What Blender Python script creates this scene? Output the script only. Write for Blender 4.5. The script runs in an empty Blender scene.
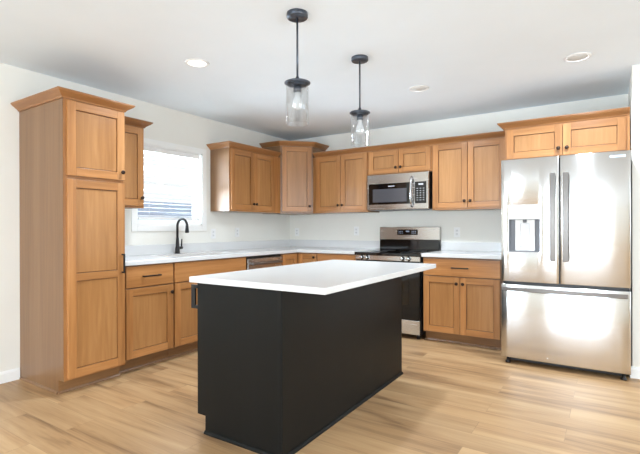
import bpy, bmesh, math, random
from mathutils import Vector, Matrix
random.seed(7)
SC = bpy.context.scene
COL = SC.collection
PI = math.pi

# ------------------------------------------------------------------ camera
cam_data = bpy.data.cameras.new('camera')
cam = bpy.data.objects.new('camera', cam_data)
COL.objects.link(cam)
F_PX, CX, CY = 440.69, 319.5, 228.93
yaw, pitch, roll = -0.5833, -0.0017, -0.0023
fw = Vector((math.sin(yaw) * math.cos(pitch), math.cos(yaw) * math.cos(pitch), math.sin(pitch)))
rt = Vector((math.cos(yaw), -math.sin(yaw), 0))
up = rt.cross(fw)
r2 = rt * math.cos(roll) + up * math.sin(roll)
u2 = -rt * math.sin(roll) + up * math.cos(roll)
M = Matrix((r2, u2, -fw)).transposed().to_4x4()
M.translation = Vector((3.8735, -5.0985, 1.1761))
cam.matrix_world = M
cam_data.sensor_width = 36
cam_data.lens = F_PX / 640 * 36
cam_data.shift_x = (320 - CX) / 640
cam_data.shift_y = (CY - 227) / 640
cam_data.clip_start = 0.05
cam_data.clip_end = 200
SC.camera = cam

# ------------------------------------------------------------------ view, world, daylight
SC.view_settings.view_transform = 'Standard'
SC.view_settings.look = 'None'
SC.view_settings.exposure = 0.16
SC.view_settings.gamma = 1
SC.view_settings.use_curve_mapping = False
SC.cycles.max_bounces = 10
SC.cycles.diffuse_bounces = 6
SC.cycles.glossy_bounces = 5
SC.cycles.transparent_max_bounces = 24

world = bpy.data.worlds.new('overcast_sky')
SC.world = world
world.use_nodes = True
wb = world.node_tree.nodes['Background']
wb.inputs[0].default_value = (0.93, 0.965, 1.0, 1)
wb.inputs[1].default_value = 1.0

CEIL = 2.442
RX, RY = 6.6, -8.0          # far walls of the open plan room


def area(name, loc, rot, sx, sy, power, color):
    l = bpy.data.lights.new(name, 'AREA')
    l.shape = 'RECTANGLE'
    l.size, l.size_y = sx, sy
    l.energy = power
    l.color = color
    o = bpy.data.objects.new(name, l)
    o.location = loc
    o.rotation_euler = rot
    COL.objects.link(o)
    return o


# daylight through the glazed door and window behind the camera,
# and through unseen side windows added to brighten the kitchen
DAY = (0.77, 0.885, 1.0)
area('daylight_patio_door', (3.32, RY - 0.06, 1.08), (PI / 2, 0, 0), 1.18, 2.0, 105, DAY)
area('daylight_rear_window', (1.62, RY - 0.06, 1.45), (PI / 2, 0, 0), 0.98, 1.2, 66, DAY)
area('added_side_daylight', (RX + 0.06, -5.2, 1.35), (PI / 2, 0, PI / 2), 2.6, 1.5, 104, DAY)
area('added_side_daylight', (RX + 0.06, -2.0, 1.35), (PI / 2, 0, PI / 2), 2.4, 1.5, 26, DAY)
# unseen lamps added outside the kitchen window to brighten ceiling and upper walls
g_ = area('outside_fill_lamp', (-2.6, -2.07, 0.25), (0, 0, 0), 3.0, 2.0, 700, DAY)
g_.rotation_euler = Vector((2.6, 0, 1.4)).to_track_quat('-Z', 'Y').to_euler()
g_ = area('outside_fill_lamp', (-3.0, -4.5, 0.3), (0, 0, 0), 3.4, 2.4, 2600, DAY)
g_.rotation_euler = Vector((3.0, 2.4, 1.4)).to_track_quat('-Z', 'Y').to_euler()


# ------------------------------------------------------------------ materials
def lin(r, g, b):
    f = lambda c: (c / 255 / 12.92) if c / 255 <= 0.04045 else ((c / 255 + 0.055) / 1.055) ** 2.4
    return (f(r), f(g), f(b), 1)


def base_mat(name):
    m = bpy.data.materials.new(name)
    m.use_nodes = True
    nt = m.node_tree
    return m, nt, nt.nodes['Principled BSDF']


def node(nt, kind, **kw):
    n = nt.nodes.new(kind)
    for k, v in kw.items():
        setattr(n, k, v)
    return n


def plain(name, rgb, rough=0.5, metal=0.0, noise=0.0, nscale=20, spec=0.5, bump=0.0):
    m, nt, b = base_mat(name)
    b.inputs['Roughness'].default_value = rough
    b.inputs['Metallic'].default_value = metal
    b.inputs['Specular IOR Level'].default_value = spec
    c = lin(*rgb)
    tc = node(nt, 'ShaderNodeTexCoord')
    nz = node(nt, 'ShaderNodeTexNoise')
    nz.inputs['Scale'].default_value = nscale
    nz.inputs['Detail'].default_value = 3
    nt.links.new(tc.outputs['Object'], nz.inputs['Vector'])
    rp = node(nt, 'ShaderNodeValToRGB')
    rp.color_ramp.elements[0].position = 0.3
    rp.color_ramp.elements[1].position = 0.7
    rp.color_ramp.elements[0].color = tuple(min(1, x * (1 - noise)) for x in c[:3]) + (1,)
    rp.color_ramp.elements[1].color = tuple(min(1, x * (1 + noise)) for x in c[:3]) + (1,)
    nt.links.new(nz.outputs['Fac'], rp.inputs['Fac'])
    nt.links.new(rp.outputs['Color'], b.inputs['Base Color'])
    if bump:
        bp = node(nt, 'ShaderNodeBump')
        bp.inputs['Strength'].default_value = bump
        bp.inputs['Distance'].default_value = 0.002
        nt.links.new(nz.outputs['Fac'], bp.inputs['Height'])
        nt.links.new(bp.outputs['Normal'], b.inputs['Normal'])
    return m


def wood(name, scale, dark, mid, light, rough=0.31, vary=0.2, spec=0.55):
    """stained maple: fine grain stretched along one axis, soft blotches, each board its own tone"""
    m, nt, b = base_mat(name)
    L = nt.links.new
    b.inputs['Roughness'].default_value = rough
    b.inputs['Specular IOR Level'].default_value = spec
    tc = node(nt, 'ShaderNodeTexCoord')
    geo = node(nt, 'ShaderNodeNewGeometry')
    oi = node(nt, 'ShaderNodeObjectInfo')
    add = node(nt, 'ShaderNodeMath', operation='ADD')
    L(geo.outputs['Random Per Island'], add.inputs[0])
    L(oi.outputs['Random'], add.inputs[1])
    mul = node(nt, 'ShaderNodeMath', operation='MULTIPLY')
    mul.inputs[1].default_value = 13.7
    L(add.outputs[0], mul.inputs[0])
    off = node(nt, 'ShaderNodeVectorMath', operation='ADD')
    L(tc.outputs['Object'], off.inputs[0])
    L(mul.outputs[0], off.inputs[1])
    mp = node(nt, 'ShaderNodeMapping')
    mp.inputs['Scale'].default_value = scale
    L(off.outputs[0], mp.inputs['Vector'])
    fine = node(nt, 'ShaderNodeTexNoise')
    fine.inputs['Scale'].default_value = 1.0
    fine.inputs['Detail'].default_value = 6
    fine.inputs['Distortion'].default_value = 0.6
    L(mp.outputs[0], fine.inputs['Vector'])
    blot = node(nt, 'ShaderNodeTexNoise')
    blot.inputs['Scale'].default_value = 0.16
    blot.inputs['Detail'].default_value = 3
    L(mp.outputs[0], blot.inputs['Vector'])
    mx = node(nt, 'ShaderNodeMix', data_type='FLOAT')
    mx.inputs[0].default_value = 0.60
    L(fine.outputs['Fac'], mx.inputs[2])
    L(blot.outputs['Fac'], mx.inputs[3])
    rp = node(nt, 'ShaderNodeValToRGB')
    e = rp.color_ramp.elements
    e[0].position, e[0].color = 0.30, lin(*dark)
    e[1].position, e[1].color = 0.70, lin(*light)
    k = e.new(0.5)
    k.color = lin(*mid)
    L(mx.outputs[0], rp.inputs['Fac'])
    hs = node(nt, 'ShaderNodeHueSaturation')
    mr = node(nt, 'ShaderNodeMapRange')
    mr.inputs['To Min'].default_value = 1 - vary
    mr.inputs['To Max'].default_value = 1 + vary * 0.5
    L(geo.outputs['Random Per Island'], mr.inputs['Value'])
    L(mr.outputs[0], hs.inputs['Value'])
    L(rp.outputs['Color'], hs.inputs['Color'])
    L(hs.outputs['Color'], b.inputs['Base Color'])
    return m


WD, WM, WL = (142, 93, 49), (172, 118, 68), (195, 141, 89)
WOOD_V = wood('maple_vertical_grain', (42, 42, 2.6), WD, WM, WL)
WOOD_H = wood('maple_horizontal_grain', (2.6, 2.6, 46), WD, WM, WL)
WOOD_PANEL = wood('maple_panel', (34, 34, 2.2), (146, 99, 55), (167, 118, 70), (187, 138, 88), vary=0.06)
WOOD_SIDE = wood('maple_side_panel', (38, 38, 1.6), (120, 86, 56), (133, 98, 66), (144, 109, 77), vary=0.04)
WOOD_TOE = wood('maple_toe_board', (2.6, 2.6, 46), (130, 92, 57), (147, 106, 67), (160, 119, 78))
WALL = plain('cream_wall_paint', (235, 233, 225), 0.75, noise=0.012, nscale=3, spec=0.2)
CEILM = plain('white_ceiling_paint', (238, 246, 252), 0.9, noise=0.01, nscale=3, spec=0.1)
TRIM = plain('white_trim_paint', (244, 244, 241), 0.4, noise=0.01)
BLACK = plain('matte_black_metal', (30, 29, 30), 0.38, metal=0.3, noise=0.06)
BRONZE = plain('dark_bronze_knob', (58, 44, 36), 0.35, metal=0.7, noise=0.08)
BLACKGLASS = plain('black_glass', (10, 10, 11), 0.06, noise=0.0)
BLACKPL = plain('black_plastic', (20, 20, 21), 0.35, noise=0.05)
GROOVE = plain('dark_groove_line', (92, 58, 30), 0.5, noise=0.1)  # darker brown in the groove around each door panel
WOOD_CROWN = wood('maple_crown_grain', (2.6, 2.6, 46), (128, 84, 45), (155, 105, 61), (174, 124, 76), vary=0.05)
CHAR = wood('charcoal_painted_panel', (40, 40, 1.5), (17, 18, 17), (19, 20, 19), (21, 22, 21), rough=0.42, vary=0.03, spec=0.2)
QUARTZ = plain('white_quartz', (217, 217, 216), 0.16, noise=0.006, nscale=9)
WHITEPL = plain('white_plastic', (240, 240, 238), 0.35, noise=0.008)
GREYPL = plain('grey_plastic', (120, 122, 126), 0.4, noise=0.03)
PEWTER = plain('dark_pewter_metal', (84, 90, 100), 0.32, metal=0.7, noise=0.12, nscale=60)
SIDING = plain('pale_blue_siding', (238, 239, 243), 0.8, noise=0.04, nscale=2)
ROOF = plain('slate_blue_roof', (178, 190, 210), 0.9, noise=0.1, nscale=4)
GROUND = plain('pale_concrete_yard', (225, 226, 226), 0.95, noise=0.05, nscale=1)


ANI = 0.0


def steel(name, rgb, rough, aniso=0.0):
    m, nt, b = base_mat(name)
    b.inputs['Metallic'].default_value = 1
    b.inputs['Base Color'].default_value = lin(*rgb)
    tc = node(nt, 'ShaderNodeTexCoord')
    mp = node(nt, 'ShaderNodeMapping')
    mp.inputs['Scale'].default_value = (3, 3, 40)
    nt.links.new(tc.outputs['Object'], mp.inputs['Vector'])
    nz = node(nt, 'ShaderNodeTexNoise')
    nz.inputs['Scale'].default_value = 1.0
    nt.links.new(mp.outputs[0], nz.inputs['Vector'])
    mr = node(nt, 'ShaderNodeMapRange')
    mr.inputs['To Min'].default_value = rough * 0.95
    mr.inputs['To Max'].default_value = rough * 1.05
    nt.links.new(nz.outputs['Fac'], mr.inputs['Value'])
    nt.links.new(mr.outputs[0], b.inputs['Roughness'])
    if aniso:
        b.inputs['Anisotropic'].default_value = aniso
        b.inputs['Anisotropic Rotation'].default_value = ANI
        tg = node(nt, 'ShaderNodeTangent', direction_type='UV_MAP', uv_map='brush')
        nt.links.new(tg.outputs[0], b.inputs['Tangent'])
    return m


STEEL = steel('brushed_stainless', (202, 199, 195), 0.27, 0.8)
STEELF = steel('fridge_stainless', (214, 213, 211), 0.14, 1.0)
STEELP = steel('satin_stainless', (150, 149, 150), 0.34)
STEELH = steel('fridge_handle_steel', (118, 114, 110), 0.36)
CHROME = steel('polished_handle_steel', (205, 206, 208), 0.18)


def clear_glass(name, tint=(1, 1, 1), gloss=0.08, rough=0.02):
    m = bpy.data.materials.new(name)
    m.use_nodes = True
    nt = m.node_tree
    nt.nodes.clear()
    out = node(nt, 'ShaderNodeOutputMaterial')
    tr = node(nt, 'ShaderNodeBsdfTransparent')
    tr.inputs[0].default_value = (*tint, 1)
    gl = node(nt, 'ShaderNodeBsdfGlossy')
    gl.inputs['Roughness'].default_value = rough
    lw = node(nt, 'ShaderNodeLayerWeight')
    lw.inputs['Blend'].default_value = 0.25
    mr = node(nt, 'ShaderNodeMapRange')
    mr.inputs['To Min'].default_value = gloss * 0.5
    mr.inputs['To Max'].default_value = min(1, gloss * 5)
    nt.links.new(lw.outputs['Facing'], mr.inputs['Value'])
    mx = node(nt, 'ShaderNodeMixShader')
    nt.links.new(mr.outputs[0], mx.inputs[0])
    nt.links.new(tr.outputs[0], mx.inputs[1])
    nt.links.new(gl.outputs[0], mx.inputs[2])
    nt.links.new(mx.outputs[0], out.inputs[0])
    return m


PANE = clear_glass('window_glass', (0.97, 0.99, 1.0), 0.06)
SHADEGLASS = clear_glass('clear_shade_glass', (0.97, 0.98, 0.985), 0.13)
OVENGLASS = clear_glass('smoked_oven_glass', (0.20, 0.18, 0.16), 0.07)
MWGLASS = plain('microwave_mesh_glass', (74, 74, 78), 0.12, noise=0.04, nscale=300)


def glow(name, rgb, strength, under=(240, 240, 238)):
    m, nt, b = base_mat(name)
    b.inputs['Base Color'].default_value = lin(*under)
    b.inputs['Emission Color'].default_value = lin(*rgb)
    b.inputs['Emission Strength'].default_value = strength
    b.inputs['Roughness'].default_value = 0.4
    return m


LAMP = glow('lit_led_lens', (255, 250, 240), 3.0)
LENS = plain('frosted_white_lens', (225, 226, 224), 0.5, noise=0.01)
BULB = glow('frosted_bulb', (255, 250, 240), 0.04)
DISPLAY = glow('display_blue_white', (190, 205, 235), 0.7, (60, 60, 70))


def floor_mat():
    m, nt, b = base_mat('oak_vinyl_plank')
    L = nt.links.new
    tc = node(nt, 'ShaderNodeTexCoord')
    br = node(nt, 'ShaderNodeTexBrick', offset=0.37, offset_frequency=2)
    br.inputs['Scale'].default_value = 1.0
    br.inputs['Brick Width'].default_value = 1.22
    br.inputs['Row Height'].default_value = 0.18
    br.inputs['Mortar Size'].default_value = 0.0012
    br.inputs['Mortar Smooth'].default_value = 0.2
    br.inputs['Bias'].default_value = 0.0
    br.inputs['Color1'].default_value = (0, 0, 0, 1)
    br.inputs['Color2'].default_value = (1, 1, 1, 1)
    br.inputs['Mortar'].default_value = (0.3, 0.3, 0.3, 1)
    L(tc.outputs['Object'], br.inputs['Vector'])
    sc = node(nt, 'ShaderNodeVectorMath', operation='SCALE')
    sc.inputs['Scale'].default_value = 23.0
    L(br.outputs['Color'], sc.inputs[0])
    off = node(nt, 'ShaderNodeVectorMath', operation='ADD')
    L(tc.outputs['Object'], off.inputs[0])
    L(sc.outputs[0], off.inputs[1])

    def noise(scale, detail, dist=0.0):
        mp = node(nt, 'ShaderNodeMapping')
        mp.inputs['Scale'].default_value = scale
        L(off.outputs[0], mp.inputs['Vector'])
        n = node(nt, 'ShaderNodeTexNoise')
        n.inputs['Scale'].default_value = 1
        n.inputs['Detail'].default_value = detail
        n.inputs['Distortion'].default_value = dist
        L(mp.outputs[0], n.inputs['Vector'])
        return n
    g1 = noise((0.8, 8, 8), 5, 0.8)
    g2 = noise((4, 90, 90), 4)
    mx = node(nt, 'ShaderNodeMix', data_type='FLOAT')
    mx.inputs[0].default_value = 0.22
    L(g1.outputs['Fac'], mx.inputs[2])
    L(g2.outputs['Fac'], mx.inputs[3])
    rp = node(nt, 'ShaderNodeValToRGB')
    e = rp.color_ramp.elements
    e[0].position, e[0].color = 0.33, lin(132, 100, 69)
    e[1].position, e[1].color = 0.64, lin(193, 159, 118)
    k = e.new(0.47)
    k.color = lin(175, 139, 99)
    L(mx.outputs[0], rp.inputs['Fac'])
    # knots
    kn = noise((2.3, 7, 7), 1, 0.3)
    kr = node(nt, 'ShaderNodeMapRange')
    kr.inputs['From Min'].default_value = 0.74
    kr.inputs['From Max'].default_value = 0.84
    L(kn.outputs['Fac'], kr.inputs['Value'])
    mk = node(nt, 'ShaderNodeMix', data_type='RGBA')
    L(kr.outputs[0], mk.inputs[0])
    L(rp.outputs['Color'], mk.inputs[6])
    mk.inputs[7].default_value = lin(122, 94, 66)
    sep = node(nt, 'ShaderNodeSeparateColor')
    L(br.outputs['Color'], sep.inputs[0])
    mr = node(nt, 'ShaderNodeMapRange')
    mr.inputs['To Min'].default_value = 0.90
    mr.inputs['To Max'].default_value = 1.07
    L(sep.outputs[0], mr.inputs['Value'])
    hs = node(nt, 'ShaderNodeHueSaturation')
    L(mr.outputs[0], hs.inputs['Value'])
    L(mk.outputs[2], hs.inputs['Color'])
    ms = node(nt, 'ShaderNodeMix', data_type='RGBA')
    sm = node(nt, 'ShaderNodeMath', operation='MULTIPLY')
    sm.inputs[1].default_value = 0.45
    L(br.outputs['Fac'], sm.inputs[0])
    L(sm.outputs[0], ms.inputs[0])
    L(hs.outputs['Color'], ms.inputs[6])
    ms.inputs[7].default_value = lin(120, 95, 70)
    L(ms.outputs[2], b.inputs['Base Color'])
    b.inputs['Roughness'].default_value = 0.42
    b.inputs['Specular IOR Level'].default_value = 0.4
    return m


FLOOR = floor_mat()


# ------------------------------------------------------------------ mesh helpers
class MB:
    def __init__(self):
        self.bm = bmesh.new()

    def face(self, vs, mat=0, smooth=False):
        f = self.bm.faces.new(vs)
        f.material_index = mat
        f.smooth = smooth
        return f

    def box(self, x0, x1, y0, y1, z0, z1, mat=0):
        v = [self.bm.verts.new((x, y, z)) for z in (z0, z1) for y in (y0, y1) for x in (x0, x1)]
        for q in ((0, 2, 3, 1), (4, 5, 7, 6), (0, 1, 5, 4), (2, 6, 7, 3), (0, 4, 6, 2), (1, 3, 7, 5)):
            self.face([v[i] for i in q], mat)
        return self

    def extrude(self, pts, vec, mat=0):
        """closed polygon pts (3D) extruded along vec"""
        a = [self.bm.verts.new(p) for p in pts]
        b = [self.bm.verts.new(Vector(p) + Vector(vec)) for p in pts]
        n = len(pts)
        self.face(list(reversed(a)), mat)
        self.face(b, mat)
        for i in range(n):
            self.face([a[i], a[(i + 1) % n], b[(i + 1) % n], b[i]], mat)
        return self

    def prism(self, poly, z0, z1, mat=0):
        return self.extrude([(x, y, z0) for x, y in poly], (0, 0, z1 - z0), mat)

    def lathe(self, prof, c=(0, 0, 0), axis='z', seg=28, mat=0, smooth=True):
        """prof: (radius, height) pairs"""
        rings = []
        for r, h in prof:
            ring = []
            for i in range(seg):
                t = 2 * PI * i / seg
                a, b_ = r * math.cos(t), r * math.sin(t)
                p = {'z': (a, b_, h), 'y': (a, -h, b_), 'x': (h, a, b_)}[axis]
                ring.append(self.bm.verts.new(Vector(p) + Vector(c)))
            rings.append(ring)
        for k in range(len(rings) - 1):
            for i in range(seg):
                j = (i + 1) % seg
                self.face([rings[k][i], rings[k][j], rings[k + 1][j], rings[k + 1][i]], mat, smooth)
        if prof[0][0] > 1e-5:
            self.face(list(reversed(rings[0])), mat)
        if prof[-1][0] > 1e-5:
            self.face(rings[-1], mat)
        return self

    def tube(self, path, radii, seg=14, mat=0):
        path = [Vector(p) for p in path]
        if not isinstance(radii, (list, tuple)):
            radii = [radii] * len(path)
        rings = []
        ref = Vector((0.0, 1.0, 0.02))
        for i, p in enumerate(path):
            d = (path[min(i + 1, len(path) - 1)] - path[max(i - 1, 0)]).normalized()
            s = d.cross(ref)
            if s.length < 1e-3:
                s = d.cross(Vector((1, 0, 0)))
            s.normalize()
            t = s.cross(d)
            rings.append([self.bm.verts.new(p + radii[i] * (s * math.cos(2 * PI * k / seg) + t * math.sin(2 * PI * k / seg))) for k in range(seg)])
        for a, b in zip(rings, rings[1:]):
            for k in range(seg):
                j = (k + 1) % seg
                self.face([a[k], a[j], b[j], b[k]], mat, True)
        self.face(list(reversed(rings[0])), mat)
        self.face(rings[-1], mat)
        return self

    def sweep(self, path, prof, side=1, mat=0):
        """profile (out, z) mitred along an open 2D path"""
        n = len(path)
        P = [Vector(p) for p in path]
        nor = []
        for a, b in zip(P, P[1:]):
            d = (b - a).normalized()
            nor.append(Vector((d.y, -d.x)) * side)
        rings = []
        for i in range(n):
            if i == 0:
                m = nor[0]
            elif i == n - 1:
                m = nor[-1]
            else:
                m = (nor[i - 1] + nor[i])
                m = m / (1 + nor[i - 1].dot(nor[i]))
            rings.append([self.bm.verts.new((P[i].x + m.x * o, P[i].y + m.y * o, z)) for o, z in prof])
        k = len(prof)
        for a, b in zip(rings, rings[1:]):
            for i in range(k):
                j = (i + 1) % k
                self.face([a[i], a[j], b[j], b[i]], mat)
        self.face(list(reversed(rings[0])), mat)
        self.face(rings[-1], mat)
        return self

    def cells(self, xs, ys, fill, z0, z1, mat=0):
        """slab made of grid cells; fill(i,j) says whether the cell is solid"""
        V = {}

        def v(i, j, t):
            if (i, j, t) not in V:
                V[(i, j, t)] = self.bm.verts.new((xs[i], ys[j], z1 if t else z0))
            return V[(i, j, t)]
        F = lambda i, j: 0 <= i < len(xs) - 1 and 0 <= j < len(ys) - 1 and fill(i, j)
        for i in range(len(xs) - 1):
            for j in range(len(ys) - 1):
                if not F(i, j):
                    continue
                self.face([v(i, j, 1), v(i + 1, j, 1), v(i + 1, j + 1, 1), v(i, j + 1, 1)], mat)
                self.face([v(i, j, 0), v(i, j + 1, 0), v(i + 1, j + 1, 0), v(i + 1, j, 0)], mat)
                if not F(i, j - 1):
                    self.face([v(i, j, 0), v(i + 1, j, 0), v(i + 1, j, 1), v(i, j, 1)], mat)
                if not F(i, j + 1):
                    self.face([v(i + 1, j + 1, 0), v(i, j + 1, 0), v(i, j + 1, 1), v(i + 1, j + 1, 1)], mat)
                if not F(i - 1, j):
                    self.face([v(i, j + 1, 0), v(i, j, 0), v(i, j, 1), v(i, j + 1, 1)], mat)
                if not F(i + 1, j):
                    self.face([v(i + 1, j, 0), v(i + 1, j + 1, 0), v(i + 1, j + 1, 1), v(i + 1, j, 1)], mat)
        return self

    def obj(self, name, mats, parent=None, loc=(0, 0, 0), rotz=0.0, bevel=0.0, uv=False, seg=2):
        bmesh.ops.recalc_face_normals(self.bm, faces=self.bm.faces)
        if uv:
            lay = self.bm.loops.layers.uv.new('brush')
            for f in self.bm.faces:
                for l in f.loops:
                    c = l.vert.co
                    l[lay].uv = (c.z, c.x + 0.37 * c.y)
        me = bpy.data.meshes.new(name)
        self.bm.to_mesh(me)
        self.bm.free()
        for m in (mats if isinstance(mats, (list, tuple)) else [mats]):
            me.materials.append(m)
        o = bpy.data.objects.new(name, me)
        COL.objects.link(o)
        o.location = loc
        o.rotation_euler = (0, 0, rotz)
        if parent:
            o.parent = parent
        if bevel:
            bv = o.modifiers.new('bevel', 'BEVEL')
            bv.width = bevel
            bv.segments = seg
            bv.limit_method = 'ANGLE'
            bv.angle_limit = math.radians(40)
        return o


def tag(o, label, cat, group=None):
    o['label'] = label
    o['category'] = cat
    if group:
        o['group'] = group
    return o


def thing(name, label, cat, loc=(0, 0, 0), rotz=0.0, group=None):
    o = bpy.data.objects.new(name, None)
    COL.objects.link(o)
    o.empty_display_size = 0.1
    if cat in ('cabinet', 'dishwasher', 'countertop') and loc[2] == 0 and name != 'kitchen_island':   # 1.5 mm clear of the walls
        loc = (loc[0] + (0.0015 if loc[0] == 0 else 0), loc[1] - (0.0015 if loc[1] == 0 else 0), 0)
    o.location = loc
    o.rotation_euler = (0, 0, rotz)
    return tag(o, label, cat, group)


def struct(name, mb, mats, bevel=0.0, parent=None):
    o = mb.obj(name, mats, parent, bevel=bevel)
    if not parent:
        o['kind'] = 'structure'
    return o


def copy_thing(src, loc, label, rotz=None):
    r = src.copy()
    COL.objects.link(r)
    r.location = loc
    if rotz is not None:
        r.rotation_euler = (0, 0, rotz)
    r['label'] = label
    for ch in list(src.children):
        c = ch.copy()
        COL.objects.link(c)
        c.parent = r
        for g in list(ch.children):
            d = g.copy()
            COL.objects.link(d)
            d.parent = c
    return r


# ------------------------------------------------------------------ room shell
T = 0.13
WY0, WY1, WZ0, WZ1 = -2.485, -1.655, 1.207, 2.02      # kitchen window opening
struct('floor', MB().box(-T, RX + T, RY - T, T, -0.08, 0), FLOOR)
struct('ceiling', MB().box(-T, RX + T, RY - T, T, CEIL, CEIL + 0.1), CEILM)


def wall_panel(axis, c0, c1, span, openings):
    """wall slab between c0,c1 on one axis, spanning span on the other, with rectangular openings (a0,a1,z0,z1)"""
    mb = MB()

    def add(a0, a1, z0, z1):
        if a1 - a0 < 1e-4 or z1 - z0 < 1e-4:
            return
        if axis == 'x':
            mb.box(c0, c1, a0, a1, z0, z1)
        else:
            mb.box(a0, a1, c0, c1, z0, z1)
    cur = span[0]
    for a0, a1, z0, z1 in sorted(openings):
        add(cur, a0, 0, CEIL)
        add(a0, a1, 0, z0)
        add(a0, a1, z1, CEIL)
        cur = a1
    add(cur, span[1], 0, CEIL)
    return mb


struct('wall_left', wall_panel('x', -T, 0, (RY, 0), [(WY0, WY1, WZ0, WZ1)]), WALL)
struct('wall_back', wall_panel('y', 0, T, (-T, RX), []), WALL)
struct('wall_rear', wall_panel('y', RY - T, RY, (-T, RX), [(1.12, 2.12, 0.85, 2.05), (2.72, 3.92, 0.02, 2.12)]), WALL)
struct('wall_right', wall_panel('x', RX, RX + T, (RY - T, T), [(-6.5, -3.9, 0.6, 2.1), (-3.2, -0.8, 0.6, 2.1)]), WALL)
STX, STY = 4.016, -0.872
struct('wall_partition', MB().box(STX, STX + 0.115, STY, 0, 0, CEIL), WALL, bevel=0.002)


def baseboard(name, path, side=1):
    prof = [(0, 0), (0.014, 0), (0.014, 0.07), (0.009, 0.082), (0.004, 0.088), (0, 0.088)]
    struct(name, MB().sweep(path, prof, side), TRIM)


baseboard('baseboard_left', [(0, RY), (0, -3.512)], 1)
baseboard('baseboard_partition', [(STX, -0.03), (STX, STY), (STX + 0.115, STY), (STX + 0.115, -0.03)], 1)
baseboard('baseboard_back', [(STX + 0.13, 0), (RX, 0)], 1)
baseboard('baseboard_right', [(RX, 0), (RX, RY)], 1)
baseboard('baseboard_rear', [(2.6, RY), (0, RY)], 1)


# kitchen window on the left wall
wx = -0.085
wf = MB()
c = 0.058
for y0, y1, z0, z1 in ((WY0 - c, WY0, WZ0 - c, WZ1 + c), (WY1, WY1 + c, WZ0 - c, WZ1 + c), (WY0, WY1, WZ1, WZ1 + c), (WY0, WY1, WZ0 - c, WZ0)):
    wf.box(0.0, 0.016, y0, y1, z0, z1)
win = struct('window_1', wf, TRIM, bevel=0.003)
jb = MB()
for y0, y1, z0, z1 in ((WY0, WY0 + 0.012, WZ0, WZ1), (WY1 - 0.012, WY1, WZ0, WZ1), (WY0, WY1, WZ1 - 0.012, WZ1), (WY0, WY1, WZ0, WZ0 + 0.014)):
    jb.box(-0.125, 0.006, y0, y1, z0, z1)
jb.obj('window_jamb', TRIM, win)


def sash(name, x, y0, y1, z0, z1, s, grid):
    m = MB()
    m.box(x - 0.018, x + 0.018, y0, y0 + s, z0, z1)
    m.box(x - 0.018, x + 0.018, y1 - s, y1, z0, z1)
    m.box(x - 0.018, x + 0.018, y0 + s, y1 - s, z0, z0 + s)
    m.box(x - 0.018, x + 0.018, y0 + s, y1 - s, z1 - s, z1)
    if grid:
        m.box(x - 0.008, x + 0.008, -2.130, -2.102, z0 + s, z1 - s)
        zm = (z0 + z1) / 2
        m.box(x - 0.007, x + 0.007, y0 + s, y1 - s, zm - 0.013, zm + 0.013)
    o = m.obj(name, TRIM, win, bevel=0.002)
    MB().box(x - 0.002, x + 0.002, y0 + s, y1 - s, z0 + s, z1 - s).obj('pane', PANE, o)


sash('upper_sash', -0.108, WY0 + 0.012, WY1 - 0.012, 1.585, WZ1 - 0.012, 0.042, True)
sash('lower_sash', -0.074, WY0 + 0.012, WY1 - 0.012, WZ0 + 0.014, 1.615, 0.042, False)

# blind inside the reveal
bl = thing('window_blind', 'white horizontal slat blind lowered over the window above the sink', 'blind', (-0.024, -2.07, WZ1 - 0.014))
BW = 0.385
MB().box(-0.026, 0.022, -BW, BW, -0.05, 0).obj('headrail', WHITEPL, bl, bevel=0.003)
sl = MB()
zz = -0.075
while zz > -0.70:
    a = math.radians(-2)
    dx, dz = 0.0225 * math.cos(a), 0.0225 * math.sin(a)
    px, pz = -math.sin(a) * 0.0014, math.cos(a) * 0.0014
    sl.extrude([(-dx - px, -BW, zz - dz - pz), (dx - px, -BW, zz + dz - pz), (dx + px, -BW, zz + dz + pz), (-dx + px, -BW, zz - dz + pz)], (0, 2 * BW, 0))
    zz -= 0.0415
sl.obj('slats', WHITEPL, bl)
MB().box(-0.024, 0.024, -BW, BW, -0.735, -0.715).obj('bottom_rail', WHITEPL, bl, bevel=0.003)
for yy in (-0.27, 0.27):
    MB().tube([(0.025, yy, -0.05), (0.025, yy, -0.72)], 0.0012, 6).obj('ladder_cord', WHITEPL, bl)


# windows behind the camera, and unseen side windows added for their light
def big_window(name, axis, c0, a0, a1, z0, z1, mull):
    m = MB()

    def add(p0, p1, q0, q1, d=0.05):
        if axis == 'y':
            m.box(p0, p1, c0 - d, c0 + 0.016, q0, q1)
        else:
            m.box(c0 - 0.016, c0 + d, p0, p1, q0, q1)
    s = 0.07
    add(a0 - s, a0 + 0.03, z0, z1 + s)
    add(a1 - 0.03, a1 + s, z0, z1 + s)
    add(a0, a1, z1 - 0.03, z1 + s)
    add(a0, a1, z0 - 0.02, z0 + 0.05)
    for q in mull:
        add(q - 0.04, q + 0.04, z0, z1, 0.04)
    struct(name, m, TRIM)


big_window('door_1', 'y', RY, 2.72, 3.92, 0.03, 2.12, [])
big_window('window_2', 'y', RY, 1.12, 2.12, 0.85, 2.05, [])
big_window('window_3', 'x', RX, -6.5, -3.9, 0.6, 2.1, [-5.2])
big_window('window_4', 'x', RX, -3.2, -0.8, 0.6, 2.1, [-2.0])


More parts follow.
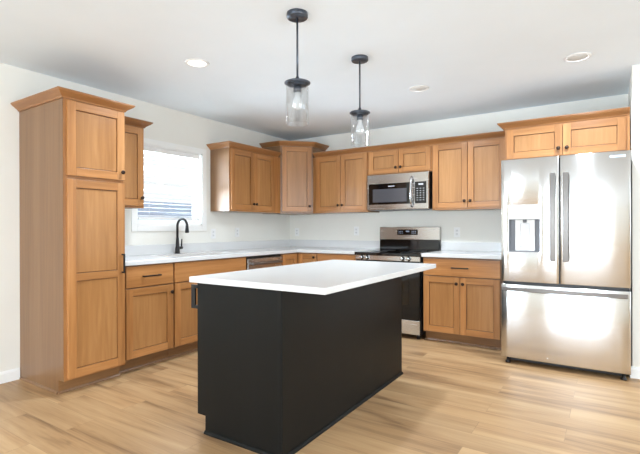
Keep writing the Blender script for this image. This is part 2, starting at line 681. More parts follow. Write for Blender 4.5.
# ------------------------------------------------------------------ outside the kitchen window
o = MB().box(-60, 60, -60, 60, -0.55, -0.45).obj('yard_ground', GROUND)
o['kind'] = 'structure'
nb = thing('neighbour_house', 'pale blue neighbouring house with slate roof seen through the kitchen window', 'house', (-15, 3.5, -0.45))
nw = MB().box(-4, 0, -11, 9, 0, 2.35)
nw.obj('house_wall', SIDING, nb)
MB().extrude([(0.5, -11.4, 2.3), (-2, -11.4, 3.1), (-4.5, -11.4, 2.3)], (0, 20.8, 0)).obj('house_roof', ROOF, nb)
for yy in (-7.5, -3.0, 2.0, 6.0):
    MB().box(0.0, 0.04, yy, yy + 1.1, 0.9, 2.0).obj('house_window', ROOF, nb)
# ------------------------------------------------------------------ cabinet kit (local: x along the front, -y outwards, z up)
CROWN = [(0, 0), (0.010, 0), (0.014, 0.010), (0.030, 0.022), (0.050, 0.036), (0.056, 0.044), (0.060, 0.046), (0.060, 0.055), (0, 0.055)]
ST = 0.060


def knob(parent, x, z):
    MB().lathe([(0.006, 0), (0.006, 0.012), (0.015, 0.016), (0.0165, 0.021), (0.014, 0.026), (0.006, 0.028)], axis='y', seg=18).obj('knob', BRONZE, parent, (x, -0.02, z))


def pull(parent, x, z, L, vertical=False, mat=None, t=0.02, stand=0.034):
    m = MB()
    w = 0.0058
    if vertical:
        m.box(-w, w, -stand, -stand + 0.010, -L / 2, L / 2)
        for s in (-1, 1):
            q = s * (L / 2 - 0.006)
            m.box(-w, w, -stand + 0.010, 0, q - 0.006, q + 0.006)
    else:
        m.box(-L / 2, L / 2, -stand, -stand + 0.010, -w, w)
        for s in (-1, 1):
            q = s * (L / 2 - 0.006)
            m.box(q - 0.006, q + 0.006, -stand + 0.010, 0, -w, w)
    m.obj('pull', mat or BLACK, parent, (x, -t, z), bevel=0.0012)


def shaker(parent, x, y, z, w, h, mid=None, rotz=0.0, mats=None, st=ST, name='door', groove=None):
    """frame-and-panel door; origin at its lower left back corner"""
    V, H, P = mats or (WOOD_V, WOOD_H, WOOD_PANEL)
    m = MB()
    t = 0.02
    m.box(0, st, -t, 0, 0, h, 0)
    m.box(w - st, w, -t, 0, 0, h, 0)
    m.box(st, w - st, -t, 0, 0, st, 1)
    m.box(st, w - st, -t, 0, h - st, h, 1)
    if mid:
        m.box(st, w - st, -t, 0, mid[0], mid[1], 1)
    d = m.obj(name, [V, H], parent, (x, y, z), rotz, bevel=0.0016)
    spans = [(st, mid[0]), (mid[1], h - st)] if mid else [(st, h - st)]
    g = 0.0045
    for a, b in spans:
        p = MB()
        p.box(st + g, w - st - g, -0.0105, -0.003, a + g, b - g)
        p.box(st - 0.006, w - st + 0.006, -0.003, -0.001, a - 0.006, b + 0.006, 1)
        p.obj('door_panel', [P, groove or GROOVE], d, bevel=0.001)
    return d


def drawer(parent, x, y, z, w, h, pl=None, mat=None, name='drawer'):
    d = MB().box(0, w, -0.02, 0, 0, h).obj(name, mat or WOOD_H, parent, (x, y, z), bevel=0.0022)
    if pl:
        pull(d, w / 2, h / 2, pl)
    return d


def base_carcass(parent, w, depth, top, toe=0.1, rec=0.075, mat=None, shoe=True):
    m = MB()
    m.extrude([(0, 0, 0), (0, 0, top), (0, -depth, top), (0, -depth, toe), (0, -depth + rec, toe), (0, -depth + rec, 0)], (w, 0, 0))
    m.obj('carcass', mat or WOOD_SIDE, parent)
    MB().box(0.001, w - 0.001, -depth + rec - 0.004, -depth + rec, 0.0, toe - 0.001).obj('toe_kick', WOOD_TOE if mat is None else mat, parent)
    if shoe:
        MB().sweep([(0, -depth + rec - 0.004), (w, -depth + rec - 0.004)], [(0, 0), (0.012, 0), (0.011, 0.008), (0.006, 0.016), (0, 0.018)]).obj('base_shoe', WOOD_SIDE if mat is None else mat, parent)


def face_frame(parent, w, depth, z0, z1, sl_, sr, mids=(), rails=(), mat=None):
    m = MB()
    y0, y1 = -depth - 0.0015, -depth + 0.004
    m.box(0, sl_, y0, y1, z0, z1, 0)
    m.box(w - sr, w, y0, y1, z0, z1, 0)
    m.box(sl_, w - sr, y0, y1, z0, z0 + 0.035, 1)
    m.box(sl_, w - sr, y0, y1, z1 - 0.035, z1, 1)
    for a in mids:
        m.box(a - 0.02, a + 0.02, y0, y1, z0 + 0.035, z1 - 0.035, 0)
    for a in rails:
        m.box(sl_, w - sr, y0, y1, a - 0.02, a + 0.02, 1)
    m.obj('face_frame', [WOOD_V, WOOD_H], parent)


LW = PI / 2          # left wall: cabinet fronts face +x
GB, GU = 'maple base cabinets', 'maple wall cabinets'
BT = 0.876

# ---- left wall, base run
pt = thing('pantry_cabinet', 'tall maple pantry cabinet with two stacked doors at left end of kitchen', 'cabinet', (0, -3.507, 0), LW)
PW, PD, PTOP = 0.466, 0.665, 2.096
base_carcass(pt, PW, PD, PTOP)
face_frame(pt, PW, PD, 0.1, PTOP, 0.03, 0.03, rails=(1.542,))
d = shaker(pt, 0.022, -PD, 1.555, 0.437, 0.532)
knob(d, 0.412, 0.060)
d = shaker(pt, 0.022, -PD, 0.113, 0.437, 1.417, mid=(0.688, 0.742))
pull(d, 0.412, 0.792, 0.15, True)
MB().sweep([(0, 0), (0, -PD), (PW, -PD), (PW, -0.40)], [(a, b + PTOP) for a, b in CROWN], 1).obj('crown_molding', WOOD_CROWN, pt)
MB().sweep([(0, -0.004), (0, -PD + 0.075)], [(0, 0), (0.010, 0), (0.009, 0.008), (0.005, 0.016), (0, 0.018)], 1).obj('base_shoe', WOOD_SIDE, pt)

b1 = thing('base_cabinet', 'maple base cabinet with one drawer over one door next to the pantry', 'cabinet', (0, -3.036, 0), LW, GB)
base_carcass(b1, 0.502, 0.61, BT)
drawer(b1, 0.035, -0.61, 0.694, 0.455, 0.172, 0.165)
d = shaker(b1, 0.035, -0.61, 0.118, 0.455, 0.566)
knob(d, 0.430, 0.500)

b2 = thing('sink_base_cabinet', 'wide maple sink base cabinet under the faucet with false drawer front', 'cabinet', (0, -2.532, 0), LW, GB)
base_carcass(b2, 0.932, 0.61, BT)
drawer(b2, 0.007, -0.61, 0.694, 0.917, 0.172, None, name='false_drawer_front')
d = shaker(b2, 0.007, -0.61, 0.118, 0.456, 0.566)
knob(d, 0.428, 0.5)
d = shaker(b2, 0.468, -0.61, 0.118, 0.456, 0.566)
knob(d, 0.028, 0.5)

# dishwasher
dw = thing('dishwasher', 'stainless dishwasher with bar handle between sink cabinet and corner cabinet', 'dishwasher', (0, -1.592, 0), LW)
MB().box(0.006, 0.606, -0.60, -0.02, 0.1, 0.868).obj('body', BLACKPL, dw)
MB().box(0.02, 0.59, -0.53, -0.05, 0.0, 0.1).obj('base', BLACKPL, dw)
MB().box(0.010, 0.602, -0.632, -0.60, 0.12, 0.845).obj('door', STEEL, dw, bevel=0.004, uv=True)
m = MB()
m.box(0.05, 0.562, -0.674, -0.658, 0.776, 0.800)
for xx in (0.06, 0.538):
    m.box(xx, xx + 0.014, -0.658, -0.632, 0.780, 0.796)
m.obj('handle', STEELP, dw, bevel=0.005)

# corner base (lazy-susan)
BD = 0.652       # back run carcass depth
cb = thing('corner_base_cabinet', 'L-shaped maple corner base cabinet with two doors meeting in the corner', 'cabinet', (0, 0, 0), 0, GB)
MB().prism([(0, 0), (0, -0.978), (0.61, -0.978), (0.61, -BD), (0.912, -BD), (0.912, 0)], 0.1, BT).obj('carcass', WOOD_SIDE, cb)
MB().prism([(0, 0), (0, -0.978), (0.535, -0.978), (0.535, -BD + 0.075), (0.912, -BD + 0.075), (0.912, 0)], 0.0, 0.0995).obj('toe_kick', WOOD_TOE, cb)
d = shaker(cb, 0.61, -0.972, 0.118, 0.292, 0.744, rotz=LW)
d = shaker(cb, 0.637, -BD, 0.118, 0.266, 0.744)
knob(d, 0.236, 0.705)

b4 = thing('base_cabinet', 'maple base cabinet with drawer between the corner cabinet and the range', 'cabinet', (0.914, 0, 0), 0, GB)
base_carcass(b4, 0.538, BD, BT)
drawer(b4, 0.007, -BD, 0.694, 0.524, 0.172, 0.165)
d = shaker(b4, 0.007, -BD, 0.118, 0.260, 0.566)
knob(d, 0.235, 0.50)
d = shaker(b4, 0.271, -BD, 0.118, 0.260, 0.566)
knob(d, 0.025, 0.50)

b5 = thing('base_cabinet', 'maple base cabinet with drawer over two doors between range and refrigerator', 'cabinet', (2.240, 0, 0), 0, GB)
base_carcass(b5, 0.780, BD, BT)
drawer(b5, 0.008, -BD, 0.690, 0.755, 0.170, 0.165)
d = shaker(b5, 0.008, -BD, 0.112, 0.374, 0.568)
knob(d, 0.345, 0.505)
d = shaker(b5, 0.387, -BD, 0.112, 0.374, 0.568)
knob(d, 0.029, 0.505)


# ---- uppers
def upper(name, label, loc, rotz, w, z0, z1, depth, doors, zb=0.02, zt=0.012, frame=(0.03, 0.03), crown=None, mids=(), loww=True, crown_name='crown_molding'):
    t = thing(name, label, 'cabinet', loc, rotz, GU)
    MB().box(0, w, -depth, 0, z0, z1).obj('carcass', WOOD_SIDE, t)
    face_frame(t, w, depth, z0, z1, frame[0], frame[1], mids)
    for x, dw_, kx in doors:
        dd = shaker(t, x, -depth, z0 + zb, dw_, z1 - z0 - zb - zt)
        knob(dd, kx, 0.072 if z1 - z0 > 0.4 else 0.062)
    if crown:
        MB().sweep(crown, [(a, b + z1) for a, b in CROWN], 1).obj('crown_molding', WOOD_CROWN, t)
    return t


UZ0, UZ1, UD = 1.372, 2.100, 0.305
upper('wall_cabinet', 'narrow single-door maple wall cabinet half hidden behind the tall pantry', (0, -3.036, 0), LW, 0.42, 1.362, 2.096, UD,
      [(0.012, 0.396, 0.371)], crown=[(0, -UD), (0.42, -UD), (0.42, 0)])
upper('wall_cabinet', 'two-door maple wall cabinet between the window and tall corner cabinet', (0, -1.527, 0), LW, 0.915, UZ0, 2.088, UD,
      [(0.014, 0.378, 0.356), (0.396, 0.378, 0.022)], frame=(0.03, 0.14), crown=[(0, 0), (0, -UD), (0.86, -UD)])
upper('wall_cabinet', 'two-door maple wall cabinet between the corner cabinet and the microwave', (0.612, 0, 0), 0, 0.812, UZ0, UZ1, UD,
      [(0.058, 0.368, 0.340), (0.431, 0.368, 0.028)], frame=(0.055, 0.03))
upper('wall_cabinet', 'short two-door maple wall cabinet directly above the microwave', (1.426, 0, 0), 0, 0.792, 1.808, UZ1, UD,
      [(0.012, 0.382, 0.354), (0.399, 0.382, 0.028)], zb=0.012)
upper('wall_cabinet', 'tall two-door maple wall cabinet between microwave and refrigerator', (2.220, 0, 0), 0, 0.785, UZ0, UZ1, UD,
      [(0.012, 0.374, 0.346), (0.391, 0.374, 0.028)])
FD = 0.68
fc = upper('wall_cabinet', 'deep two-door maple wall cabinet above the refrigerator', (3.050, 0, 0), 0, 0.958, 1.80, UZ1 - 0.003, FD,
           [(0.018, 0.455, 0.425), (0.478, 0.455, 0.030)], zb=0.012, crown=[(0, 0), (0, -FD), (0.958, -FD)])
cm = MB().sweep([(0.646, -UD), (2.988, -UD)], [(a, b + UZ1) for a, b in CROWN], 1).obj('crown_molding', WOOD_CROWN)
tag(cm, 'long maple crown molding along the tops of back wall cabinets above the range', 'molding')

# diagonal corner wall cabinet
cc = thing('corner_wall_cabinet', 'tall diagonal maple corner wall cabinet, taller than its neighbours', 'cabinet', (0, 0, 0), 0, GU)
CZ1 = 2.245
A_, B_ = (0.305, -0.61), (0.61, -0.305)
MB().prism([(0, 0), (0, -0.61), A_, B_, (0.61, 0)], UZ0 - 0.004, CZ1).obj('carcass', WOOD_SIDE, cc)
L_ = 0.4313
ux = 0.70711
dx0 = 0.022
d = shaker(cc, A_[0] + ux * dx0, A_[1] + ux * dx0, UZ0 + 0.022, L_ - 2 * dx0, CZ1 - UZ0 - 0.034, rotz=PI / 4)
knob(d, L_ - 2 * dx0 - 0.03, 0.070)
MB().sweep([(0, -0.61), A_, B_, (0.61, 0)], [(a, b + CZ1) for a, b in CROWN], 1).obj('crown_molding', WOOD_CROWN, cc)

# ------------------------------------------------------------------ countertops, sink, faucet
SX0, SX1, SY0, SY1 = 0.155, 0.545, -2.44, -1.69
CT0, CT1 = 0.877, 0.914
ct = thing('countertop', 'white quartz L-shaped countertop running under the window to the range', 'countertop', (0, 0, 0))
xs = [0.001, SX0, SX1, 0.648, 1.452]
ys = [-3.038, SY0, SY1, -0.69, -0.001]


def fill(i, j):
    if i == 3:
        return j == 3
    return not (i == 1 and j == 1)


MB().cells(xs, ys, fill, CT0, CT1).obj('slab', QUARTZ, ct, bevel=0.003)
MB().box(0.001, 0.02, -3.038, -0.021, CT1, 1.013).obj('backsplash', QUARTZ, ct, bevel=0.002)
MB().box(0.001, 1.452, -0.02, -0.001, CT1, 1.013).obj('backsplash', QUARTZ, ct, bevel=0.002)
c2 = thing('countertop', 'short white quartz countertop between the range and refrigerator', 'countertop', (2.232, 0, 0))
MB().box(0, 0.805, -0.69, -0.001, CT0, CT1).obj('slab', QUARTZ, c2, bevel=0.003)
MB().box(0, 0.805, -0.02, -0.001, CT1, 1.013).obj('backsplash', QUARTZ, c2, bevel=0.002)

sk = thing('kitchen_sink', 'stainless undermount sink set in the countertop in front of the faucet', 'sink', ((SX0 + SX1) / 2, (SY0 + SY1) / 2, 0.70))
hx, hy = (SX1 - SX0) / 2 - 0.002, (SY1 - SY0) / 2 - 0.002
m = MB()
m.box(-hx, hx, -hy, hy, -0.022, -0.014)
m.box(-hx, -hx + 0.006, -hy, hy, -0.014, 0.175)
m.box(hx - 0.006, hx, -hy, hy, -0.014, 0.175)
m.box(-hx + 0.006, hx - 0.006, -hy, -hy + 0.006, -0.014, 0.175)
m.box(-hx + 0.006, hx - 0.006, hy - 0.006, hy, -0.014, 0.175)
m.obj('basin', STEELP, sk)
MB().lathe([(0.045, -0.0139), (0.045, -0.010), (0.02, -0.012)], seg=24).obj('drain', CHROME, sk)

fa = thing('kitchen_faucet', 'matte black gooseneck pull-down faucet behind the sink below the window', 'faucet', (0.083, -2.06, CT1))
MB().lathe([(0.028, 0.0005), (0.028, 0.006), (0.024, 0.010), (0.021, 0.06), (0.0165, 0.13), (0.0135, 0.17)], seg=24).obj('body', BLACK, fa)
path = [(0, 0, 0.165), (0, 0, 0.285)]
for k in range(1, 13):
    t = PI * k / 12 * 0.94
    path.append((0.076 * (1 - math.cos(t)), 0, 0.285 + 0.076 * math.sin(t)))
MB().tube(path, 0.0125).obj('spout', BLACK, fa)
e = path[-1]
MB().lathe([(0.0135, 0), (0.016, -0.03), (0.0205, -0.075), (0.019, -0.085), (0.010, -0.086)], c=(e[0] - 0.001, 0, e[2] + 0.003), seg=20).obj('spray_head', BLACK, fa)
MB().tube([(0.0, 0.012, 0.058), (0.0, 0.060, 0.060)], 0.0155).obj('valve', BLACK, fa)
MB().tube([(0, 0.050, 0.066), (0.004, 0.050, 0.11), (0.010, 0.048, 0.152)], [0.0085, 0.007, 0.006], 10).obj('lever', BLACK, fa)

# ------------------------------------------------------------------ range
rg = thing('range', 'freestanding stainless electric range with black oven door on the back wall', 'range', (1.458, 0, 0))
RW = 0.765
MB().box(0, RW, -0.665, -0.03, 0.05, 0.878).obj('body', BLACKPL, rg)
ft = MB()
for xx in (0.05, RW - 0.05):
    for yy in (-0.62, -0.08):
        MB().lathe([(0.018, 0), (0.018, 0.05)], c=(xx, yy, 0), seg=12).obj('foot', BLACKPL, rg)
MB().box(-0.004, RW + 0.004, -0.715, -0.072, 0.8785, 0.9085).obj('cooktop', BLACKGLASS, rg, bevel=0.004)
for bx, by, br in ((0.2, -0.52, 0.105), (0.56, -0.52, 0.085), (0.2, -0.23, 0.08), (0.56, -0.23, 0.105)):
    MB().lathe([(br, 0), (br, 0.0004), (br - 0.004, 0.0004), (br - 0.004, 0)], c=(bx, by, 0.9086), seg=40).obj('burner', GREYPL, rg)
MB().box(0, RW, -0.700, -0.665, 0.822, 0.876).obj('control_panel', STEEL, rg, bevel=0.003, uv=True)
for kx in (0.085, 0.150, 0.570, 0.640):
    k_ = MB().lathe([(0.024, 0), (0.024, 0.008), (0.020, 0.012), (0.018, 0.034), (0.016, 0.037), (0.004, 0.037)], axis='y', seg=24).obj('knob', CHROME, rg, (kx, -0.700, 0.849))
    MB().box(-0.003, 0.003, -0.0405, -0.0365, -0.016, 0.016).obj('knob_grip', CHROME, k_)
dm = MB()
for x0, x1, z0, z1 in ((0.006, 0.105, 0.212, 0.815), (0.645, RW - 0.006, 0.212, 0.815), (0.105, 0.645, 0.212, 0.36), (0.105, 0.645, 0.66, 0.815)):
    dm.box(x0, x1, -0.705, -0.668, z0, z1)
od = dm.obj('oven_door', BLACKGLASS, rg)
MB().box(0.105, 0.645, -0.703, -0.699, 0.36, 0.66).obj('oven_window', OVENGLASS, od)
MB().box(0.105, 0.645, -0.672, -0.668, 0.36, 0.66).obj('oven_cavity', plain('oven_enamel', (72, 62, 52), 0.5, noise=0.15, nscale=12), od)
for zz in (0.455, 0.515, 0.585):
    MB().box(0.11, 0.64, -0.684, -0.680, zz - 0.003, zz + 0.003).obj('oven_rack', STEELP, od)
m = MB()
m.tube([(0.03, -0.752, 0.765), (RW - 0.03, -0.752, 0.765)], 0.0125)
for xx in (0.05, RW - 0.05):
    m.tube([(xx, -0.704, 0.765), (xx, -0.752, 0.765)], 0.010)
m.obj('oven_handle', STEELP, od)
MB().box(0.006, RW - 0.006, -0.702, -0.668, 0.055, 0.204).obj('storage_drawer', STEEL, rg, bevel=0.004, uv=True)
bg = MB().extrude([(0, -0.075, 1.035), (0, -0.065, 1.19), (0, -0.012, 1.19), (0, -0.012, 1.035)], (RW, 0, 0)).obj('backguard', STEEL, rg, (0, 0, 0), bevel=0.004, uv=True)
MB().extrude([(0.004, -0.070, 0.909), (0.004, -0.068, 1.0345), (0.004, -0.012, 1.0345), (0.004, -0.012, 0.909)], (RW - 0.008, 0, 0)).obj('backguard_base', BLACKGLASS, rg)
dp = MB().extrude([(0.238, -0.0735, 1.092), (0.238, -0.0695, 1.158), (0.238, -0.066, 1.158), (0.238, -0.068, 1.092)], (0.262, 0, 0)).obj('display', BLACKGLASS, bg)
m = MB()
for k in range(4):
    m.box(0.352 + k * 0.011, 0.359 + k * 0.011, -0.0732, -0.0722, 1.128, 1.143)
for k in range(3):
    for s in (0.258, 0.425):
        m.box(s + k * 0.02, s + k * 0.02 + 0.011, -0.0742, -0.0730, 1.113, 1.118)
        m.box(s + k * 0.02, s + k * 0.02 + 0.011, -0.0732, -0.0722, 1.133, 1.138)
m.obj('display_digits', DISPLAY, dp)

# ------------------------------------------------------------------ microwave
mw = thing('microwave', 'over-the-range stainless microwave with black window mounted under short cabinet', 'microwave', (1.452, 0, 1.385))
MWW, MWH = 0.752, 0.415
MB().box(0, MWW, -0.362, -0.005, 0.008, MWH).obj('body', BLACKPL, mw, bevel=0.003)
MB().box(0.02, MWW - 0.02, -0.34, -0.03, 0.0, 0.008).obj('vent_grille', GREYPL, mw)
fr = MB().box(0, MWW, -0.392, -0.362, 0.004, MWH).obj('front_frame', STEEL, mw, bevel=0.004, uv=True)
MB().box(0.022, 0.535, -0.396, -0.392, 0.066, 0.308).obj('door', BLACKGLASS, mw, bevel=0.001)
MB().box(0.075, 0.500, -0.3975, -0.396, 0.092, 0.245).obj('door_window', MWGLASS, mw)
MB().box(0.597, 0.728, -0.396, -0.392, 0.066, 0.308).obj('keypad', BLACKGLASS, mw, bevel=0.001)
m = MB()
for r in range(6):
    for c_ in range(3):
        m.box(0.618 + c_ * 0.036, 0.634 + c_ * 0.036, -0.3968, -0.396, 0.100 + r * 0.026, 0.106 + r * 0.026)
m.box(0.64, 0.695, -0.3968, -0.396, 0.270, 0.288)
m.obj('keypad_marks', plain('pale_print', (188, 190, 194), 0.5), mw)
MB().box(0.272, 0.352, -0.3968, -0.396, 0.270, 0.279).obj('badge', plain('badge_silver', (196, 198, 202), 0.4, metal=0.3), mw)
hp = []
for k in range(13):
    s = k / 12
    hp.append((0.563, -0.400 - 0.040 * math.sin(PI * s) ** 0.6, 0.030 + s * 0.335))
MB().tube(hp, [0.012] + [0.0145] * 11 + [0.012], 12).obj('handle', CHROME, mw)

# ------------------------------------------------------------------ refrigerator
FX0, FW_ = 3.079, 0.925
rf = thing('refrigerator', 'stainless french-door refrigerator with water dispenser and bottom freezer drawer', 'refrigerator', (FX0, 0, 0))
MB().box(0.004, FW_ - 0.004, -0.955, -0.06, 0.05, 1.745).obj('body', plain('fridge_side_grey', (96, 98, 100), 0.45, noise=0.03), rf, bevel=0.004)


def bowed(x0, x1, z0, z1, yb, yf, bow, hole=None, n=16):
    """door with a softly bowed front, optional rectangular opening"""
    m = MB()
    xs_ = [x0 + (x1 - x0) * i / n for i in range(n + 1)]
    if hole:
        xs_ = sorted(set([q for q in xs_ if min(abs(q - hole[0]), abs(q - hole[1])) > 0.008] + [hole[0], hole[1]]))
    zs = sorted([z0, z1] + ([hole[2], hole[3]] if hole else []))
    fy = lambda x: yf - bow * (1 - ((x - (x0 + x1) / 2) / ((x1 - x0) / 2)) ** 2)
    V, W = {}, {}

    def v(i, k):
        if (i, k) not in V:
            V[(i, k)] = m.bm.verts.new((xs_[i], fy(xs_[i]), zs[k]))
        return V[(i, k)]

    def w(i, k):
        if (i, k) not in W:
            W[(i, k)] = m.bm.verts.new((xs_[i], yb, zs[k]))
        return W[(i, k)]
    nx, nz = len(xs_) - 1, len(zs) - 1
    solid = lambda i, k: 0 <= i < nx and 0 <= k < nz and not (hole and hole[0] - 1e-6 <= xs_[i] < hole[1] - 1e-6 and hole[2] - 1e-6 <= zs[k] < hole[3] - 1e-6)
    for i in range(nx):
        for k in range(nz):
            if not solid(i, k):
                continue
            m.face([v(i, k), v(i + 1, k), v(i + 1, k + 1), v(i, k + 1)], 0, True)
            m.face([w(i, k), w(i, k + 1), w(i + 1, k + 1), w(i + 1, k)])
            if not solid(i - 1, k):
                m.face([w(i, k), v(i, k), v(i, k + 1), w(i, k + 1)])
            if not solid(i + 1, k):
                m.face([v(i + 1, k), w(i + 1, k), w(i + 1, k + 1), v(i + 1, k + 1)])
            if not solid(i, k - 1):
                m.face([w(i, k), w(i + 1, k), v(i + 1, k), v(i, k)])
            if not solid(i, k + 1):
                m.face([v(i, k + 1), v(i + 1, k + 1), w(i + 1, k + 1), w(i, k + 1)])
    return m


YB, YF = -0.958, -1.018
SPL = 0.449
D1 = bowed(0.0, SPL - 0.004, 0.714, 1.763, YB, YF, 0.0012, (0.062, 0.303, 0.972, 1.368)).obj('left_door', STEELF, rf, uv=True, bevel=0.004)
D2 = bowed(SPL + 0.004, FW_, 0.714, 1.763, YB, YF, 0.0012).obj('right_door', STEELF, rf, uv=True, bevel=0.004)
D3 = bowed(0.0, FW_, 0.058, 0.690, YB, YF, 0.002).obj('freezer_drawer', STEELF, rf, uv=True, bevel=0.004)
for dd, hx_ in ((D1, SPL - 0.047), (D2, SPL + 0.047)):
    m = MB()
    pts = []
    for k in range(15):
        s = k / 14
        pts.append((s, -1.062 - 0.012 * math.sin(PI * s)))
    zb_, zt_ = 0.900, 1.622
    poly = [(hx_ - 0.0, y, zb_ + s * (zt_ - zb_)) for s, y in pts] + [(hx_, y + 0.014, zb_ + s * (zt_ - zb_)) for s, y in reversed(pts)]
    m.extrude([(x - 0.0205, y, z) for x, y, z in poly], (0.041, 0, 0))
    for z in (0.925, 1.59):
        m.box(hx_ - 0.014, hx_ + 0.014, -1.052, -1.018, z - 0.02, z + 0.02)
    m.obj('door_handle', STEELH, dd, bevel=0.003)
m = MB()
pts = [(k / 16, -1.060 - 0.014 * math.sin(PI * k / 16)) for k in range(17)]
x0_, x1_ = 0.016, 0.906
poly = [(x0_ + s * (x1_ - x0_), y, 0.638) for s, y in pts] + [(x0_ + s * (x1_ - x0_), y + 0.016, 0.638) for s, y in reversed(pts)]
m.extrude(poly, (0, 0, 0.030))
for x in (0.05, 0.872):
    m.box(x - 0.02, x + 0.02, -1.050, -1.016, 0.643, 0.663)
m.obj('drawer_handle', STEELH, D3, bevel=0.003)
# dispenser
dc = plain('dispenser_grey', (128, 130, 136), 0.4, noise=0.02)
DX0, DX1, DZ0, DZ1 = 0.062, 0.303, 0.972, 1.368
m = MB()
m.box(DX0, DX1, -0.966, -0.9585, DZ0, DZ1)
m.box(DX0, DX0 + 0.004, -1.016, -0.966, DZ0, DZ1)
m.box(DX1 - 0.004, DX1, -1.016, -0.966, DZ0, DZ1)
m.box(DX0 + 0.004, DX1 - 0.004, -1.016, -0.966, DZ0, DZ0 + 0.006)
dsp = m.obj('dispenser_recess', dc, D1)
MB().box(DX0 + 0.0, DX1, -1.028, -0.968, 1.246, DZ1).obj('dispenser_panel', plain('dispenser_panel_silver', (206, 208, 210), 0.3, noise=0.006), dsp, bevel=0.004)
MB().box(0.108, 0.262, -0.990, -0.966, 0.979, 1.245).obj('dispenser_back', WHITEPL, dsp, bevel=0.004)
m = MB()
m.box(0.150, 0.222, -1.000, -0.991, 1.010, 1.215)
m.obj('paddle', plain('paddle_pale_grey', (214, 215, 218), 0.3, noise=0.01), dsp, bevel=0.006)
MB().lathe([(0.016, 0), (0.014, -0.025), (0.006, -0.026)], c=(0.186, -1.003, 1.2455), seg=16).obj('nozzle', GREYPL, dsp)
MB().box(0.792, 0.892, -1.0215, -1.0195, 1.715, 1.732).obj('sticker', plain('pale_blue_film', (196, 220, 244), 0.4, noise=0.01), D2)
MB().box(SPL - 0.0035, SPL + 0.0035, -0.985, -0.960, 0.714, 1.75).obj('door_gasket', BLACKPL, rf)
MB().box(0.01, FW_ - 0.01, -0.985, -0.958, 0.6915, 0.7125).obj('drawer_gasket', BLACKPL, rf)
MB().box(0.03, FW_ - 0.03, -0.945, -0.10, 0.02, 0.05).obj('kick_plate', BLACKPL, rf)
for x in (0.045, FW_ - 0.045):
    for y in (-0.965, -0.12):
        MB().lathe([(0.022, 0.0), (0.022, 0.012), (0.012, 0.02), (0.012, 0.051)], c=(x, y, 0), seg=14).obj('foot', BLACKPL, rf)

# ------------------------------------------------------------------ island
IR = 0.0133
isl = thing('kitchen_island', 'charcoal painted kitchen island in the middle of the floor', 'island', (1.868, -3.3445, 0), IR)
IW, IL, IT = 0.614, 1.566, 0.860
# body: doors face the sink (-x), plain panels on the other sides
m = MB()
m.extrude([(0.02, 0, 0.1), (0.02, 0, IT), (IW, 0, IT), (IW, 0, 0), (0.083, 0, 0), (0.083, 0, 0.1)], (0, IL, 0))
m.obj('carcass', CHAR, isl)
MB().extrude([(0.0, -0.006, 0.1), (0.0, -0.006, IT), (IW - 0.012, -0.006, IT), (IW - 0.012, -0.006, 0), (0.063, -0.006, 0), (0.063, -0.006, 0.1)], (0, 0.006, 0)).obj('end_panel', CHAR, isl)
MB().box(IW - 0.022, IW, -0.0085, -0.006, 0.0, IT).obj('corner_trim', CHAR, isl, bevel=0.001)
MB().box(IW, IW + 0.006, -0.006, IL + 0.004, 0, IT).obj('seating_panel', CHAR, isl)
MB().sweep([(0.063, -0.006), (IW + 0.006, -0.006), (IW + 0.006, IL + 0.004)], [(0, 0), (0.013, 0), (0.012, 0.009), (0.006, 0.017), (0, 0.019)]).obj('base_shoe', CHAR, isl)
CM = (CHAR, CHAR, CHAR)
for k in range(3):
    y1 = IL - 0.008 - k * 0.517       # rotated -90 degrees: local x runs towards the camera
    dr = shaker(isl, 0.02, y1, 0.118, 0.512, 0.732, rotz=-PI / 2, mats=CM, groove=CHAR)
    hm = MB()
    hm.box(-0.006, 0.006, -0.078, -0.046, -0.070, 0.070)
    for q in (-0.060, 0.060):
        hm.box(-0.006, 0.006, -0.046, 0, q - 0.010, q + 0.010)
    hm.obj('pull', BLACK, dr, (0.503, -0.02, 0.655), bevel=0.0015)
it = thing('island_countertop', 'white quartz slab on the charcoal island, overhanging toward the seating side', 'countertop', (1.868, -3.3445, IT), IR)
MB().box(-0.0554, IW + 0.2706, -0.0198, IL + 0.0646, 0.0008, 0.0335).obj('slab', QUARTZ, it, bevel=0.003)

# ------------------------------------------------------------------ pendants
def pendant(loc, label):
    p = thing('pendant_light', label, 'pendant light', loc, 0, 'pendant lights over the island')
    MB().lathe([(0.004, 0.0), (0.062, 0.0), (0.063, -0.006), (0.063, -0.022), (0.060, -0.027), (0.008, -0.027)], seg=36).obj('canopy', PEWTER, p)
    MB().tube([(0, 0, -0.026), (0, 0, -0.402)], 0.0062, 12).obj('rod', PEWTER, p)
    MB().lathe([(0.0, -0.372), (0.009, -0.374), (0.012, -0.392), (0.030, -0.400), (0.068, -0.404), (0.0765, -0.408), (0.0765, -0.414), (0.070, -0.417), (0.052, -0.417), (0.050, -0.424), (0.028, -0.426)], seg=36).obj('shade_cap', PEWTER, p)
    MB().lathe([(0.024, -0.4255), (0.024, -0.462), (0.019, -0.464)], seg=24).obj('socket', PEWTER, p)
    MB().lathe([(0.0135, -0.4635), (0.0135, -0.484), (0.026, -0.517), (0.029, -0.537), (0.024, -0.558), (0.010, -0.567), (0.0, -0.568)], seg=24).obj('bulb', BULB, p)
    MB().lathe([(0.066, -0.4175), (0.066, -0.652), (0.0635, -0.652), (0.0635, -0.4175)], seg=40).obj('glass_shade', SHADEGLASS, p)
    return p


p1 = pendant((2.335, -3.0, CEIL), 'pendant light with clear glass cylinder, nearer end of island, larger in view')
copy_thing(p1, (2.322, -2.2, CEIL), 'pendant light with clear glass cylinder, farther end of island, smaller in view')


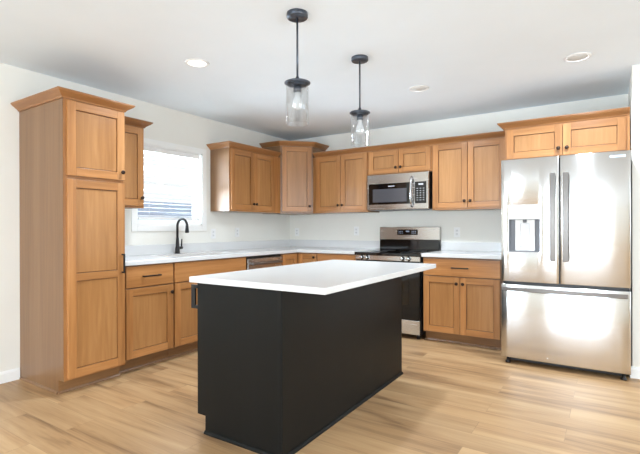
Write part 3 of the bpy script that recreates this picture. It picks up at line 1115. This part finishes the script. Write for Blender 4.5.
# ------------------------------------------------------------------ recessed ceiling lights
def downlight(loc, label, lens, watts):
    t = thing('recessed_ceiling_light', label, 'ceiling light', loc, 0, 'recessed ceiling lights')
    MB().lathe([(0.068, -0.001), (0.070, -0.008), (0.084, -0.006), (0.092, -0.0005), (0.068, -0.0005)], seg=40).obj('trim_ring', WHITEPL, t)
    lamp = bpy.data.lights.new('led_lamp', 'AREA')
    lamp.shape = 'DISK'
    lamp.size = 0.13
    lamp.energy = watts
    lamp.spread = math.radians(141 if lens is LAMP else 150)
    lamp.color = (0.80, 0.90, 1.0)
    lo = bpy.data.objects.new('led_lamp', lamp)
    COL.objects.link(lo)
    lo.location = (0, 0, -0.0045)
    lo.parent = t
    MB().lathe([(0.0, -0.0035), (0.0685, -0.0035), (0.0685, -0.0008), (0.0, -0.0008)], seg=40).obj('lens', lens, t)
    return t


downlight((1.24, -2.80, CEIL), 'bright recessed ceiling light at left, above the floor beside the pantry', LAMP, 17)
dl = downlight((2.425, -1.262, CEIL), 'recessed ceiling light in the middle, behind the pendants', LENS, 21)
copy_thing(dl, (3.672, -1.311, CEIL), 'recessed ceiling light at right, in front of the refrigerator')


# ------------------------------------------------------------------ outlets
def outlet(loc, rotz, label):
    t = thing('wall_outlet', label, 'outlet', loc, rotz, 'white wall outlets above the countertops')
    MB().box(-0.035, 0.035, -0.006, -0.0005, -0.057, 0.057).obj('cover_plate', WHITEPL, t, bevel=0.002)
    for z in (-0.02, 0.02):
        r = MB().box(-0.014, 0.014, -0.0075, -0.006, z - 0.0135, z + 0.0135).obj('receptacle', plain('receptacle_white', (226, 226, 224), 0.4), t, bevel=0.001)
        s = MB()
        s.box(-0.007, -0.005, -0.0079, -0.0074, z - 0.004, z + 0.006)
        s.box(0.005, 0.007, -0.0079, -0.0074, z - 0.004, z + 0.006)
        s.obj('slots', GREYPL, r)
    return t


o1 = outlet((0, -1.487, 1.115), LW, 'white wall outlet on left wall nearest the window')
copy_thing(o1, (0, -1.091, 1.127), 'white wall outlet under the two-door cabinet on left wall, above dishwasher', LW)
copy_thing(o1, (0.125, 0, 1.122), 'white wall outlet in the corner, on back wall below the corner cabinet', 0)
copy_thing(o1, (1.091, 0, 1.138), 'white wall outlet on back wall just left of the range', 0)
copy_thing(o1, (2.403, 0, 1.124), 'white wall outlet on back wall between the range and refrigerator', 0)
